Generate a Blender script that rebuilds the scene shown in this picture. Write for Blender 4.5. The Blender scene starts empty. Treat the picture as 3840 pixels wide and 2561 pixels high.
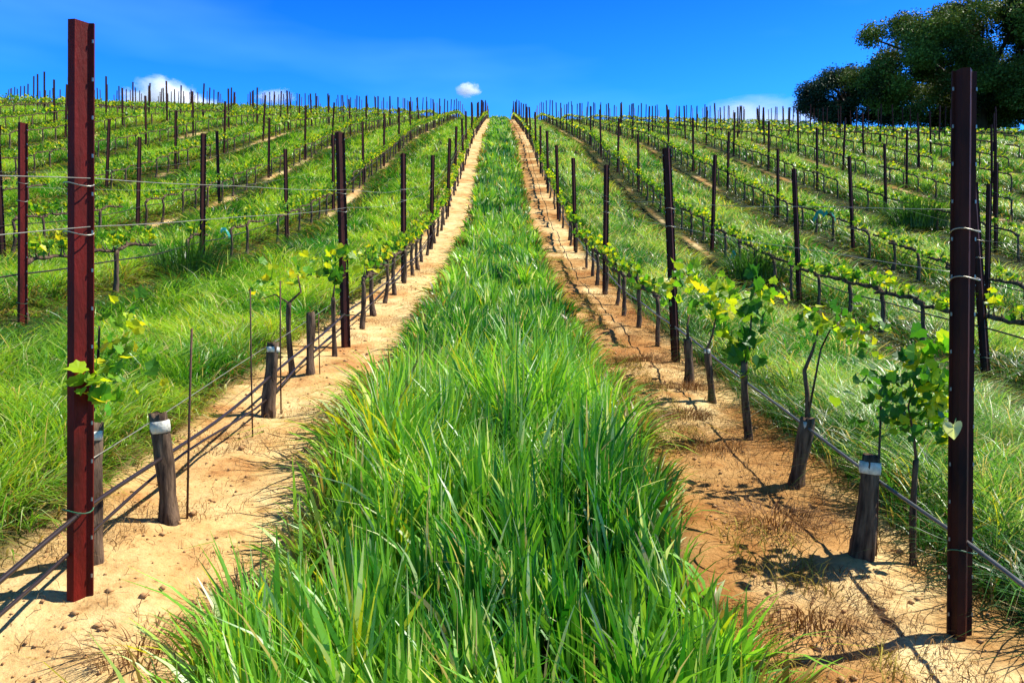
import bpy, math, random
import numpy as np
from mathutils import Vector, Matrix, Euler

rng = np.random.default_rng(7)
random.seed(7)
S = bpy.context.scene
COL = S.collection
PI = math.pi

# ------------------------------------------------------------------ noise
def _hash(ix, iy, seed):
    n = (ix.astype(np.int64) * 374761393 + iy.astype(np.int64) * 668265263 + seed * 974634777) & 0x7fffffff
    n = ((n ^ (n >> 13)) * 1274126177) & 0x7fffffff
    n = n ^ (n >> 16)
    return (n & 0xffff) / 65535.0

def vnoise(x, y, seed=0):
    x = np.asarray(x, float); y = np.asarray(y, float)
    ix = np.floor(x); iy = np.floor(y)
    fx = x - ix; fy = y - iy
    fx = fx * fx * (3 - 2 * fx); fy = fy * fy * (3 - 2 * fy)
    a = _hash(ix, iy, seed); b = _hash(ix + 1, iy, seed)
    c = _hash(ix, iy + 1, seed); d = _hash(ix + 1, iy + 1, seed)
    return (a * (1 - fx) + b * fx) * (1 - fy) + (c * (1 - fx) + d * fx) * fy

def fbm(x, y, seed=0, o=3):
    s = 0; a = 0.5; t = 0
    for k in range(o):
        s = s + a * vnoise(x * 2 ** k, y * 2 ** k, seed + k * 17); t += a; a *= .5
    return s / t

def sstep(a, b, x):
    t = np.clip((x - a) / (b - a), 0, 1)
    return t * t * (3 - 2 * t)

# ------------------------------------------------------------------ terrain
_kp = np.array([(-300, -22), (-60, -12), (-20, -5.2), (0, -1.316), (2.49, -.865), (6.83, -.078), (11.2, .753), (15.4, 1.73),
                (19.7, 2.99), (23.9, 4.5), (28.1, 5.93), (32.4, 7.49), (36.6, 9.04), (50, 13.25), (64.7, 17.75),
                (78, 21.75), (90, 24.7), (105, 27.1), (125, 28.6), (160, 28.4), (300, 16), (700, -30)])
_ty = np.arange(-300, 700, .25)
_tz = np.interp(_ty, _kp[:, 0], _kp[:, 1])
_g = np.exp(-0.5 * (np.arange(-16, 17) * .25 / 1.3) ** 2); _g /= _g.sum()
_tz2 = np.convolve(np.pad(_tz, 16, mode='edge'), _g, 'valid')

ROWS = {}
for k in range(1, 24):
    ROWS[-k] = -1.30 - 2.75 * (k - 1)
    ROWS[k] = 1.45 + 2.68 * (k - 1)
ROWX = np.array(sorted(ROWS.values()))

def big_terrain(x, y):
    x = np.asarray(x, float); y = np.asarray(y, float)
    z = np.interp(y, _ty, _tz2)
    ax = np.abs(x)
    f = .048 * ax + .0023 * ax * ax
    left = 2.1 * np.tanh(f / 2.1) * (1 - .62 * sstep(26, 62, y))
    sr = -.05 + .062 * sstep(10, 17, y) - .034 * sstep(26, 60, y)
    right = sr * x
    right = np.clip(right, -3, 3)
    return z + np.where(x < 0, left, right)

def row_dist(x):
    """signed distance to the nearest bed centre"""
    x = np.asarray(x, float)
    cx = ROWX - np.where(ROWX > 0, .20, -.04)
    i = np.clip(np.searchsorted(cx, x), 1, len(cx) - 1)
    a = cx[i - 1]; b = cx[i]
    return np.where(np.abs(x - a) < np.abs(x - b), x - a, x - b)

def bed(x, y):
    """1 on the bare sandy strip under a row, 0 in the grass alley"""
    d = np.abs(row_dist(x))
    out = (np.asarray(x) < -2.6) | (np.asarray(x) > 2.7)
    xx = np.asarray(x); w = np.where(out, np.where(xx < 0, .03, -.08), .42) + np.where(out, .62, .14) * (fbm(x * 1.1, y * .5, 5) - .5)
    w = w + np.where((xx > -1.3) & (xx < 0), .05, 0) + np.where((xx > 0) & (xx < 1.45), .05, 0) + np.where((xx > -1.3) & (xx < 1.45), .10 * (1 - sstep(2.6, 4.2, np.asarray(y))), 0)
    w = w - np.where(out, .5 * (1 - sstep(11, 15, np.asarray(y))), 0)
    b = 1 - sstep(w - .07, w + .1, d)
    return b * (np.asarray(x) < 42)

def H(x, y):
    z = big_terrain(x, y)
    x = np.asarray(x, float); y = np.asarray(y, float)
    b = bed(x, y)
    near = 1 - sstep(18, 40, y)
    z = z + b * near * (.09 * (fbm(x * 2.3, y * 2.0, 31) - .5) + .022 * (fbm(x * 9, y * 9, 41) - .5) + .010 * (vnoise(x * 26, y * 26, 43) - .5))
    return z

def inview(x, y, m=.6):
    return np.abs(np.asarray(x) - .0155 * np.asarray(y)) < .645 * np.asarray(y) + m

# ------------------------------------------------------------------ materials
def newmat(name):
    m = bpy.data.materials.new(name); m.use_nodes = True
    nt = m.node_tree; nt.nodes.clear()
    out = nt.nodes.new('ShaderNodeOutputMaterial')
    return m, nt, out

def N(nt, t, **kw):
    n = nt.nodes.new(t)
    for k, v in kw.items():
        if k in n.inputs.keys(): n.inputs[k].default_value = v
        else: setattr(n, k, v)
    return n

def noise(nt, vec, scale, detail=4, rough=.6):
    n = nt.nodes.new('ShaderNodeTexNoise'); n.inputs['Scale'].default_value = scale
    n.inputs['Detail'].default_value = detail; n.inputs['Roughness'].default_value = rough
    nt.links.new(vec, n.inputs['Vector'])
    return n

def ramp(nt, fac, stops):
    r = nt.nodes.new('ShaderNodeValToRGB')
    e = r.color_ramp.elements
    e[0].position, e[0].color = stops[0][0], (*stops[0][1], 1)
    e[1].position, e[1].color = stops[-1][0], (*stops[-1][1], 1)
    for p, c in stops[1:-1]:
        q = e.new(p); q.color = (*c, 1)
    nt.links.new(fac, r.inputs['Fac'])
    return r

def mixc(nt, fac, a, b, mode='MIX'):
    m = nt.nodes.new('ShaderNodeMix'); m.data_type = 'RGBA'; m.blend_type = mode
    if isinstance(fac, (int, float)): m.inputs[0].default_value = fac
    else: nt.links.new(fac, m.inputs[0])
    for s, i in ((a, 6), (b, 7)):
        if isinstance(s, tuple): m.inputs[i].default_value = (*s, 1)
        else: nt.links.new(s, m.inputs[i])
    return m.outputs[2]

def leafmat(name, transl=.35, rough=.42, tint=(1, 1, 1), spec=.5):
    """colour comes from the per-blade / per-leaf colour of the mesh"""
    m, nt, out = newmat(name)
    at = N(nt, 'ShaderNodeAttribute', attribute_name='Col')
    c = mixc(nt, 1.0, at.outputs['Color'], tint, 'MULTIPLY')
    p = nt.nodes.new('ShaderNodeBsdfPrincipled')
    p.inputs['Roughness'].default_value = rough
    p.inputs['Specular IOR Level'].default_value = spec
    nt.links.new(c, p.inputs['Base Color'])
    t = nt.nodes.new('ShaderNodeBsdfTranslucent')
    tc = mixc(nt, 1.0, c, (1.25, 1.15, .55), 'MULTIPLY')
    nt.links.new(tc, t.inputs['Color'])
    ms = nt.nodes.new('ShaderNodeMixShader'); ms.inputs[0].default_value = transl
    nt.links.new(p.outputs[0], ms.inputs[1]); nt.links.new(t.outputs[0], ms.inputs[2])
    nt.links.new(ms.outputs[0], out.inputs['Surface'])
    return m

def simple(name, col, rough=.6, metal=0.0, nscale=20, var=.35, bump=.3, bscale=60, spec=.5, stretch=(1, 1, 1), col2=None):
    m, nt, out = newmat(name)
    tc = nt.nodes.new('ShaderNodeTexCoord')
    mp = nt.nodes.new('ShaderNodeMapping'); mp.inputs['Scale'].default_value = stretch
    nt.links.new(tc.outputs['Object'], mp.inputs['Vector'])
    n = noise(nt, mp.outputs[0], nscale)
    c2 = col2 or tuple(c * (1 - var) for c in col)
    r = ramp(nt, n.outputs['Fac'], [(.32, c2), (.68, col)])
    p = nt.nodes.new('ShaderNodeBsdfPrincipled')
    p.inputs['Roughness'].default_value = rough; p.inputs['Metallic'].default_value = metal
    p.inputs['Specular IOR Level'].default_value = spec
    nt.links.new(r.outputs[0], p.inputs['Base Color'])
    if bump:
        n2 = noise(nt, mp.outputs[0], bscale, 5)
        b = nt.nodes.new('ShaderNodeBump'); b.inputs['Strength'].default_value = bump; b.inputs['Distance'].default_value = .01
        nt.links.new(n2.outputs['Fac'], b.inputs['Height']); nt.links.new(b.outputs[0], p.inputs['Normal'])
    nt.links.new(p.outputs[0], out.inputs['Surface'])
    return m

M = {}
M['grass'] = leafmat('grass_blade', .42, .38, spec=.5)
M['leaf'] = leafmat('vine_leaf', .5, .45, spec=.35)
M['oak'] = leafmat('oak_leaf', .15, .6, spec=.2)
M['dry'] = leafmat('dry_blade', .15, .8, spec=.1)
M['rust'] = simple('rusty_steel', (.17, .012, .008), .5, 0, 13, .0, .4, 120, .12, (1, 1, .25), col2=(.05, .008, .004))
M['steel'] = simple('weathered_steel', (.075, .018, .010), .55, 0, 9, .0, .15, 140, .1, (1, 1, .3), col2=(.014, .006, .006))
M['notch'] = simple('slot_glint_steel', (.42, .38, .34), .4, .6, 50, .3, 0)  # bright tabs stand in for light showing at the flange slots
M['wire'] = simple('galvanised_wire', (.42, .40, .32), .4, .5, 30, .3, 0)
M['hose'] = simple('black_drip_hose', (.03, .016, .014), .38, 0, 12, .4, .05, 40, .6)
M['hoseg'] = simple('grey_drip_hose', (.13, .125, .12), .35, 0, 12, .4, .05, 40, .7)
M['bark'] = simple('vine_bark', (.19, .125, .08), .9, 0, 42, .7, 1.0, 70, .1, (1, 1, .16), col2=(.022, .012, .009))
M['oakbark'] = simple('oak_bark', (.06, .045, .035), .9, 0, 3, .6, .6, 8, .2, (1, 1, .3))
M['tape'] = simple('white_tape', (.78, .74, .62), .7, 0, 40, .45, .5, 60, .1)
M['stake'] = simple('rusty_stake', (.12, .055, .035), .7, .2, 40, .5, .3, 90, .3)
M['teal'] = simple('teal_plastic', (.03, .42, .34), .35, 0, 25, .5, .2, 60, .5)
M['tie'] = simple('green_tie', (.03, .14, .06), .5, 0, 25, .3, 0)

# ground material
def ground_mat():
    m, nt, out = newmat('sandy_soil')
    g = nt.nodes.new('ShaderNodeNewGeometry')
    pos = g.outputs['Position']
    at = N(nt, 'ShaderNodeAttribute', attribute_name='Col')
    big = noise(nt, pos, 1.1, 5, .6)
    mid = noise(nt, pos, 6.0, 6, .65)
    fine = noise(nt, pos, 45, 4, .7)
    sand = ramp(nt, big.outputs['Fac'], [(.34, (.58, .30, .11)), (.43, (.78, .52, .22)), (.56, (.87, .67, .33))])
    dirt = ramp(nt, mid.outputs['Fac'], [(.30, (.34, .17, .07)), (.43, (.82, .72, .62)), (.6, (1, 1, 1))])
    c = mixc(nt, .75, sand.outputs[0], dirt.outputs[0], 'MULTIPLY')
    fr = ramp(nt, fine.outputs['Fac'], [(.30, (.35, .25, .18)), (.42, (.9, .88, .84)), (.62, (1, 1, 1)), (.75, (1.0, .97, .9))])
    c = mixc(nt, .8, c, fr.outputs[0], 'MULTIPLY')
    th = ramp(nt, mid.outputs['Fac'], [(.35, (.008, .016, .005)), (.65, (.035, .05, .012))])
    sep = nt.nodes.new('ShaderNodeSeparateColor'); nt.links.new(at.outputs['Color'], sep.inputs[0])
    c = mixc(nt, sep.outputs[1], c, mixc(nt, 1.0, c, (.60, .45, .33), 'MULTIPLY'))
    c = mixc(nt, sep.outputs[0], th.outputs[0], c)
    p = nt.nodes.new('ShaderNodeBsdfPrincipled'); p.inputs['Roughness'].default_value = .95
    p.inputs['Specular IOR Level'].default_value = .1
    nt.links.new(c, p.inputs['Base Color'])
    b1 = nt.nodes.new('ShaderNodeBump'); b1.inputs['Strength'].default_value = .7; b1.inputs['Distance'].default_value = .02
    n3 = noise(nt, pos, 30, 6, .7)
    nt.links.new(n3.outputs['Fac'], b1.inputs['Height']); nt.links.new(b1.outputs[0], p.inputs['Normal'])
    nt.links.new(p.outputs[0], out.inputs['Surface'])
    return m
M['ground'] = ground_mat()

# ------------------------------------------------------------------ mesh helpers
def mesh_quads(name, V, Q, mat, col=None, T=None, smooth=False):
    V = np.asarray(V, np.float32); Q = np.asarray(Q, np.int32).reshape(-1, 4)
    T = np.zeros((0, 3), np.int32) if T is None else np.asarray(T, np.int32).reshape(-1, 3)
    me = bpy.data.meshes.new(name)
    me.vertices.add(len(V)); me.vertices.foreach_set('co', V.ravel())
    loops = np.concatenate([Q.ravel(), T.ravel()]).astype(np.int32)
    tot = np.concatenate([np.full(len(Q), 4), np.full(len(T), 3)]).astype(np.int32)
    start = np.concatenate([[0], np.cumsum(tot)[:-1]]).astype(np.int32)
    me.loops.add(len(loops)); me.loops.foreach_set('vertex_index', loops)
    me.polygons.add(len(tot)); me.polygons.foreach_set('loop_start', start); me.polygons.foreach_set('loop_total', tot)
    if smooth: me.polygons.foreach_set('use_smooth', np.ones(len(tot), bool))
    me.update(calc_edges=True)
    if col is not None:
        a = me.color_attributes.new('Col', 'FLOAT_COLOR', 'POINT')
        c = np.ones((len(V), 4), np.float32); c[:, :3] = col
        a.data.foreach_set('color', c.ravel())
    me.materials.append(mat)
    return me

def link(name, me, parent=None, loc=None, rz=0):
    o = bpy.data.objects.new(name, me); COL.objects.link(o)
    if parent: o.parent = parent
    if loc is not None: o.location = loc
    if rz: o.rotation_euler.z = rz
    return o

def tag(o, label=None, cat=None, group=None, kind=None):
    if label: o['label'] = label
    if cat: o['category'] = cat
    if group: o['group'] = group
    if kind: o['kind'] = kind
    return o

class MB:
    """collects pieces into one mesh"""
    def __init__(s): s.v = []; s.f = []; s.c = []; s.mi = []
    def add(s, vs, fs, col=(1, 1, 1), mi=0):
        o = len(s.v); s.v += [tuple(v) for v in vs]
        s.f += [tuple(i + o for i in f) for f in fs]; s.mi += [mi] * len(fs)
        s.c += [col] * len(vs)
    def tube(s, pts, rad, n=8, mi=0, col=(1, 1, 1), wob=0):
        pts = [Vector(p) for p in pts]
        if not hasattr(rad, '__len__'): rad = [rad] * len(pts)
        vs = []; fs = []
        ref = Vector((0, 0, 1)) if abs((pts[-1] - pts[0]).normalized().z) < .8 else Vector((1, 0, 0))
        for i, p in enumerate(pts):
            d = (pts[min(i + 1, len(pts) - 1)] - pts[max(i - 1, 0)]).normalized()
            a = d.cross(ref).normalized(); b = d.cross(a).normalized()
            for k in range(n):
                t = 2 * PI * k / n
                r = rad[i] * (1 + wob * (random.random() - .5))
                vs.append(p + (a * math.cos(t) + b * math.sin(t)) * r)
        for i in range(len(pts) - 1):
            for k in range(n):
                k2 = (k + 1) % n
                fs.append((i * n + k, i * n + k2, (i + 1) * n + k2, (i + 1) * n + k))
        fs.append(tuple(range(n - 1, -1, -1))); fs.append(tuple((len(pts) - 1) * n + k for k in range(n)))
        s.add(vs, fs, col, mi)
    def build(s, name, mats, smooth=True):
        me = bpy.data.meshes.new(name); me.from_pydata(s.v, [], s.f)
        if not isinstance(mats, (list, tuple)): mats = [mats]
        for m in mats: me.materials.append(m)
        me.polygons.foreach_set('material_index', s.mi)
        if smooth: me.polygons.foreach_set('use_smooth', [True] * len(s.f))
        a = me.color_attributes.new('Col', 'FLOAT_COLOR', 'POINT')
        a.data.foreach_set('color', np.array([(*c, 1) for c in s.c], np.float32).ravel())
        me.update()
        return me

# ------------------------------------------------------------------ ground
def build_ground():
    xs = np.concatenate([np.geomspace(400, 46, 26)[:-1] * -1, np.arange(-46, -12, .28), np.arange(-12, -3, .12), np.arange(-3, 3.2, .035),
                         np.arange(3.2, 12, .12), np.arange(12, 46, .28), np.geomspace(46, 400, 26)])
    ys = np.concatenate([-np.geomspace(250, 3, 22), np.linspace(-2, 1.4, 12), np.arange(1.5, 7, .035), np.arange(7, 14, .08), np.arange(14, 32, .16),
                         np.arange(32, 110, .5), np.geomspace(110, 620, 40)])
    X, Y = np.meshgrid(xs, ys)
    Z = H(X, Y)
    V = np.stack([X, Y, Z], -1).reshape(-1, 3)
    nx, ny = len(xs), len(ys)
    i = np.arange(nx - 1)[None, :] + nx * np.arange(ny - 1)[:, None]
    Q = np.stack([i, i + 1, i + nx + 1, i + nx], -1).reshape(-1, 4)
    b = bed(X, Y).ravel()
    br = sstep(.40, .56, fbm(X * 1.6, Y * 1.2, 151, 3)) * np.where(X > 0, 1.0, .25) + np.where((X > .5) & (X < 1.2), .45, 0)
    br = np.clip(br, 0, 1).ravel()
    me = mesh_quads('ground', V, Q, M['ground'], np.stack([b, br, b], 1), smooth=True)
    tag(link('ground', me), kind='structure')
build_ground()

# ------------------------------------------------------------------ blades
def blades(P, h, w, az, lean, face, seg, col, tipcol=None, droop=1.9):
    """all arguments are arrays of length n; returns V, Q, C"""
    n = len(P)
    t = np.linspace(0, 1, seg + 1)
    dx = np.cos(az); dy = np.sin(az)
    fx = np.cos(face); fy = np.sin(face)
    V = np.zeros((n, seg + 1, 2, 3), np.float32)
    for k, tt in enumerate(t):
        out = lean * tt ** droop * h
        up = h * (tt - .45 * np.minimum(lean, 1.6) ** 1.5 * tt ** 3.2)
        cx = P[:, 0] + dx * out; cy = P[:, 1] + dy * out; cz = P[:, 2] + up
        ww = w * .5 * (1 - tt ** 2.2) + w * .03
        if k == 0: ww = w * .35
        for s_, sg in enumerate((-1, 1)):
            V[:, k, s_, 0] = cx + sg * fx * ww; V[:, k, s_, 1] = cy + sg * fy * ww; V[:, k, s_, 2] = cz
    b = (np.arange(n) * (seg + 1) * 2)[:, None]
    k = np.arange(seg)[None, :] * 2
    Q = np.stack([b + k, b + k + 1, b + k + 3, b + k + 2], -1).reshape(-1, 4)
    tc = col if tipcol is None else tipcol
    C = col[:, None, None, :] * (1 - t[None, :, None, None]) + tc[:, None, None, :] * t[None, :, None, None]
    C = np.broadcast_to(C, (n, seg + 1, 2, 3))
    return V.reshape(-1, 3), Q, C.reshape(-1, 3)

class Acc:
    def __init__(s): s.V = []; s.Q = []; s.C = []; s.n = 0
    def add(s, V, Q, C):
        s.V.append(V); s.Q.append(Q + s.n); s.C.append(C); s.n += len(V)
    def mesh(s, name, mat, smooth=False):
        return mesh_quads(name, np.concatenate(s.V), np.concatenate(s.Q), mat, np.concatenate(s.C), smooth=smooth)

def lerp3(a, b, t): return np.array(a)[None] * (1 - t[:, None]) + np.array(b)[None] * t[:, None]

def species(x, y):
    return (fbm(x * 2.9 + 5, y * 2.1, 101, 3) + rng.uniform(-.13, .13, len(x)) > .44).astype(float)

def grass_colour(x, y, n):
    """middle alley lush; left alleys lime; right alleys paler"""
    a = fbm(x * 1.3 + 3, y * .9, 61, 3); b = fbm(x * .35, y * .2 + 9, 71, 2)
    r = rng.random(n)
    lush = lerp3((.018, .16, .010), (.25, .60, .05), np.clip(r * .85 + (a - .5) * 2.2 + .1, 0, 1))
    lime = lerp3((.035, .24, .012), (.32, .58, .045), np.clip(r * .6 + (a - .5) * 2.4 + .28, 0, 1))
    pale = lerp3((.025, .22, .016), (.32, .58, .13), np.clip(r * .65 + (a - .5) * 2.4 + .2, 0, 1))
    mid = ((x > -1.3) & (x < 1.45))[:, None]
    left = (x <= -1.3)[:, None]
    k = sstep(8, 30, y)[:, None] * np.clip(b * 1.6 - .3, 0, 1)[:, None]
    outer = np.where(left, lime, pale)
    outer = outer * (1 - .7 * k) + lush * .7 * k
    sp = species(x, y)[:, None]
    c = np.where(mid, np.where(sp > .5, lush, lime * .6 + pale * .4), outer)
    # some dry straw and yellow blades everywhere
    q = rng.random(n)
    dry = lerp3((.42, .40, .17), (.62, .55, .28), rng.random(n))
    yel = lerp3((.34, .50, .02), (.58, .60, .03), rng.random(n))
    pd = np.where(x > 1.45, .17, np.where(x < -1.3, .06, .03))
    palegreen = lerp3((.38, .62, .22), (.62, .76, .42), rng.random(n))  # whitish blades paint in the highlights of the grass
    c = np.where((q < pd)[:, None], dry, c)
    c = np.where(((q > .40) & (q < np.where((x > -1.3) & (x < 1.45), .50, .46)))[:, None], palegreen, c)
    c = np.where(((q > .9) & (a > .5))[:, None], yel, c)
    return c

def grass_area(acc, x0, x1, y0, y1, dens, wmul=1.0, hmul=1.0, seg=4, xm=1.2):
    """scatter blades over an area, thinner and wider with distance"""
    yb = [y0]
    while yb[-1] < y1: yb.append(min(y1, yb[-1] * 1.18 + .05))
    for a, b in zip(yb[:-1], yb[1:]):
        yc = .5 * (a + b)
        L = max(x0, .0155 * yc - .645 * b - xm); R = min(x1, .0155 * yc + .645 * b + xm)
        if R <= L: continue
        lod = min(1, (4.5 / yc)) ** 1.42
        n = int((R - L) * (b - a) * dens * lod)
        x = rng.uniform(L, R, n); y = rng.uniform(a, b, n)
        # clump towards tuft centres
        g = .11 + .012 * yc
        jx = _hash(np.floor(x / g), np.floor(y / g), 91); jy = _hash(np.floor(x / g), np.floor(y / g), 92)
        cx = (np.floor(x / g) + .2 + .6 * jx) * g; cy = (np.floor(y / g) + .2 + .6 * jy) * g
        pull = rng.uniform(0, .7, n)
        ccx = cx; ccy = cy
        x = x + (cx - x) * pull; y = y + (cy - y) * pull
        bd = bed(x, y)
        keep = rng.random(n) > bd * 1.06 - .02
        hole = fbm(x * 2.1, y * 2.1, 15, 2)
        keep &= (hole > np.where((x > -1.3) & (x < 1.45), .30, .27)) | (rng.random(n) < .2)
        x, y, bd, cx, cy = x[keep], y[keep], bd[keep], cx[keep], cy[keep]
        n = len(x)
        if not n: continue
        s = seg if yc < 9 else (3 if yc < 22 else 2)
        tuft = _hash(np.floor(cx * 7.3), np.floor(cy * 7.3), 13)
        hn = fbm(x * 1.1, y * 1.1, 23, 2)
        mid = (x > -1.3) & (x < 1.45)
        dist = np.abs(row_dist(x))
        sd_ = row_dist(x)
        lft = sd_ > 0                                      # left hand edge of an alley: stands steep
        prof = sstep(.25, np.where(lft & ((x < -1.3) | (x > 1.45)), .52, np.where(np.abs(x) > 2.7, .6, .85)), dist)                       # low at the bed edges
        h = (.10 + .30 * prof + .05 * (lft & ~mid) * (1 - sstep(.6, 1.1, dist)) + .07 * mid * (1 - prof)) * (.55 + .9 * hn) * (.65 + .6 * tuft) * rng.uniform(.55, 1.15, n) * hmul
        sp = species(x, y)
        h = np.where(mid, h * np.where(y < 6, .86, .76) * np.where(sp > .5, 1.05, .80), h * .82)
        und_shade = (np.abs(x - .1) > 2.4) & (x > 0) & (np.abs(sd_ + .14) < .36)   # low strip under right hand vines; row shade and dead thatch coloured in
        h = np.where(und_shade, h * .5, h)
        w = rng.uniform(.004, .0125, n) * wmul * max(1, (yc / 4.5)) ** .8
        w = np.where(mid & (sp > .5), w * np.where(rng.random(n) < .6, 1.95, 1.15), w * .75)
        outdir = np.sign(-row_dist(x))                     # edge blades flop toward the sand
        edge = (1 - sstep(.4, .75, dist)) * np.where(lft & ~mid, .4, 1)
        az = rng.uniform(0, 2 * PI, n)
        # flow field
        fl = fbm(x * .8, y * .8, 55, 2) * 4 * PI
        az = np.where(rng.random(n) < .55, fl + rng.normal(0, .6, n), az)
        az = np.where(rng.random(n) < edge * .8, np.where(outdir > 0, 0, PI) + rng.normal(0, .7, n), az)
        lean = np.abs(rng.normal(.16, .22, n)) + edge * rng.uniform(.1, 1.2, n) + np.where(mid, np.where(sp > .5, -.04, .30), .5) + .25 * (tuft > .75)
        lean = np.clip(lean, 0, 1.7)
        face = az + PI / 2 + rng.normal(0, .5, n)
        face = np.where(rng.random(n) < .5, rng.normal(0, .5, n), face)
        c = grass_colour(x, y, n)
        edge_shade = (rng.random(n) < (1 - sstep(.5, .95, dist)) * lft * ~mid * .9)[:, None]  # shaded side of the alley edge painted as darker blades
        c = np.where(edge_shade, lerp3((.015, .07, .01), (.05, .20, .02), rng.random(n)), c)
        c = np.where((und_shade & (rng.random(n) < .8))[:, None], lerp3((.018, .045, .010), (.07, .10, .03), rng.random(n)), c)  # vine row shade painted into the blades, with dead thatch tones
        ed = (rng.random(n) < edge * .55)[:, None]
        c = np.where(ed, lerp3((.10, .085, .02), (.34, .27, .08), rng.random(n)), c)
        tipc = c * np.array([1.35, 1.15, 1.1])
        P = np.stack([x, y, H(x, y) - .012], 1)
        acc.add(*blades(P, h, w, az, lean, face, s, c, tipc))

def broad_leaves(acc):
    n = 2600
    y = 1.3 + 12 * rng.random(n) ** 1.5; x = rng.uniform(-.85, .75, n)
    k = (fbm(x * 3, y * 3, 131, 2) > .55) & (rng.random(n) > bed(x, y)); x, y = x[k], y[k]; n = len(x)
    P = np.stack([x, y, H(x, y)], 1)
    c = lerp3((.10, .42, .02), (.34, .60, .06), rng.random(n))
    acc.add(*blades(P, rng.uniform(.14, .34, n), rng.uniform(.010, .020, n), rng.uniform(0, 2 * PI, n), rng.uniform(.02, .5, n), rng.uniform(0, 2 * PI, n), 4, c))

def stuff(name, acc, mat, label, cat):
    o = link(name, acc.mesh(name, mat))
    return tag(o, label, cat, kind='stuff')

A = Acc(); grass_area(A, -1.3, 1.45, .7, 108, 3900, 1.15, 1.12, 5)
broad_leaves(A)
stuff('grass', A, M['grass'], 'lush tall green grass growing in the middle alley between the two nearest vine rows', 'grass')
A = Acc(); grass_area(A, -62, -1.3, .9, 108, 3300, .95, 1.0, 4)
stuff('grass', A, M['grass'], 'lime green grass in the alleys left of the middle alley', 'grass')
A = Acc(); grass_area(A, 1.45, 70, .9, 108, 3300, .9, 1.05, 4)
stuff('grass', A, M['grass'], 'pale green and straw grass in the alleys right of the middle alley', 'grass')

# sparse dry litter, clods and small weeds on the sand strips of the two nearest rows
def litter():
    acc = Acc()
    n = 32000
    y = 1.6 + 12 * rng.random(n) ** 1.5
    side = rng.random(n) < .5
    x = np.where(side, ROWS[-1] + rng.normal(0, .26, n), ROWS[1] - .12 + rng.normal(0, .28, n))
    k = (fbm(x * 2.5, y * 2.5, 77, 2) > np.where(side, .56, .36)) | (rng.random(n) < .06)
    x, y = x[k], y[k]; n = len(x)
    P = np.stack([x, y, H(x, y) - .001], 1)
    h = rng.uniform(.015, .08, n); w = rng.uniform(.0012, .0035, n)
    c = lerp3((.10, .045, .02), (.46, .30, .13), rng.random(n))
    acc.add(*blades(P, h, w, rng.uniform(0, 2 * PI, n), rng.uniform(.6, 1.7, n), rng.uniform(0, PI, n), 3, c))
    n = 9000
    y = 1.6 + 14 * rng.random(n) ** 1.4; x = ROWS[1] - rng.uniform(.28, .72, n) ** 1.0
    k = fbm(x * 3, y * 2, 87, 2) > .42; x, y = x[k], y[k]; n = len(x)
    P = np.stack([x, y, H(x, y) - .002], 1)
    c = lerp3((.16, .10, .02), (.50, .42, .08), rng.random(n))
    acc.add(*blades(P, rng.uniform(.03, .12, n), rng.uniform(.002, .005, n), rng.uniform(0, 2 * PI, n), rng.uniform(.5, 1.7, n), rng.uniform(0, PI, n), 3, c))
    stuff('straw_litter', acc, M['dry'], 'scattered brown straw and dead stalks lying on the sandy strips', 'litter')
litter()

def clods():
    acc_v = []; acc_q = []; acc_c = []; o = 0
    base = np.array([(1, 0, 0), (0, 1, 0), (-1, 0, 0), (0, -1, 0), (0, 0, 1), (0, 0, -1)], float)
    tris = np.array([(0, 1, 4), (1, 2, 4), (2, 3, 4), (3, 0, 4), (1, 0, 5), (2, 1, 5), (3, 2, 5), (0, 3, 5)])
    n = 3500
    y = 1.6 + 16 * rng.random(n) ** 1.6
    side = rng.random(n) < .5
    x = np.where(side, ROWS[-1] + rng.uniform(-.4, .45, n), ROWS[1] - .12 + rng.uniform(-.5, .45, n))
    r = rng.lognormal(-5.2, .5, n) * 1.15
    V = np.zeros((n, 6, 3)); jit = rng.uniform(.6, 1.2, (n, 6, 1))
    rot = rng.uniform(0, PI, n)
    bx = base[None, :, 0] * np.cos(rot)[:, None] - base[None, :, 1] * np.sin(rot)[:, None]
    by = base[None, :, 0] * np.sin(rot)[:, None] + base[None, :, 1] * np.cos(rot)[:, None]
    bz = np.broadcast_to(base[None, :, 2] * .6, bx.shape)
    V = np.stack([bx, by, bz], -1) * jit * r[:, None, None]
    V += np.stack([x, y, H(x, y) + r * .25], 1)[:, None, :]
    T = (tris[None] + (np.arange(n) * 6)[:, None, None]).reshape(-1, 3)
    me = mesh_quads('soil_clods', V.reshape(-1, 3), np.zeros((0, 4)), M['clod'], None, T)
    tag(link('soil_clods', me), 'small crumbs and clods of sandy soil scattered along the bare strips', 'soil', kind='stuff')
M['clod'] = simple('soil_clod', (.62, .36, .14), .95, 0, 8, .5, 0, col2=(.34, .17, .07))
clods()

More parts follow.
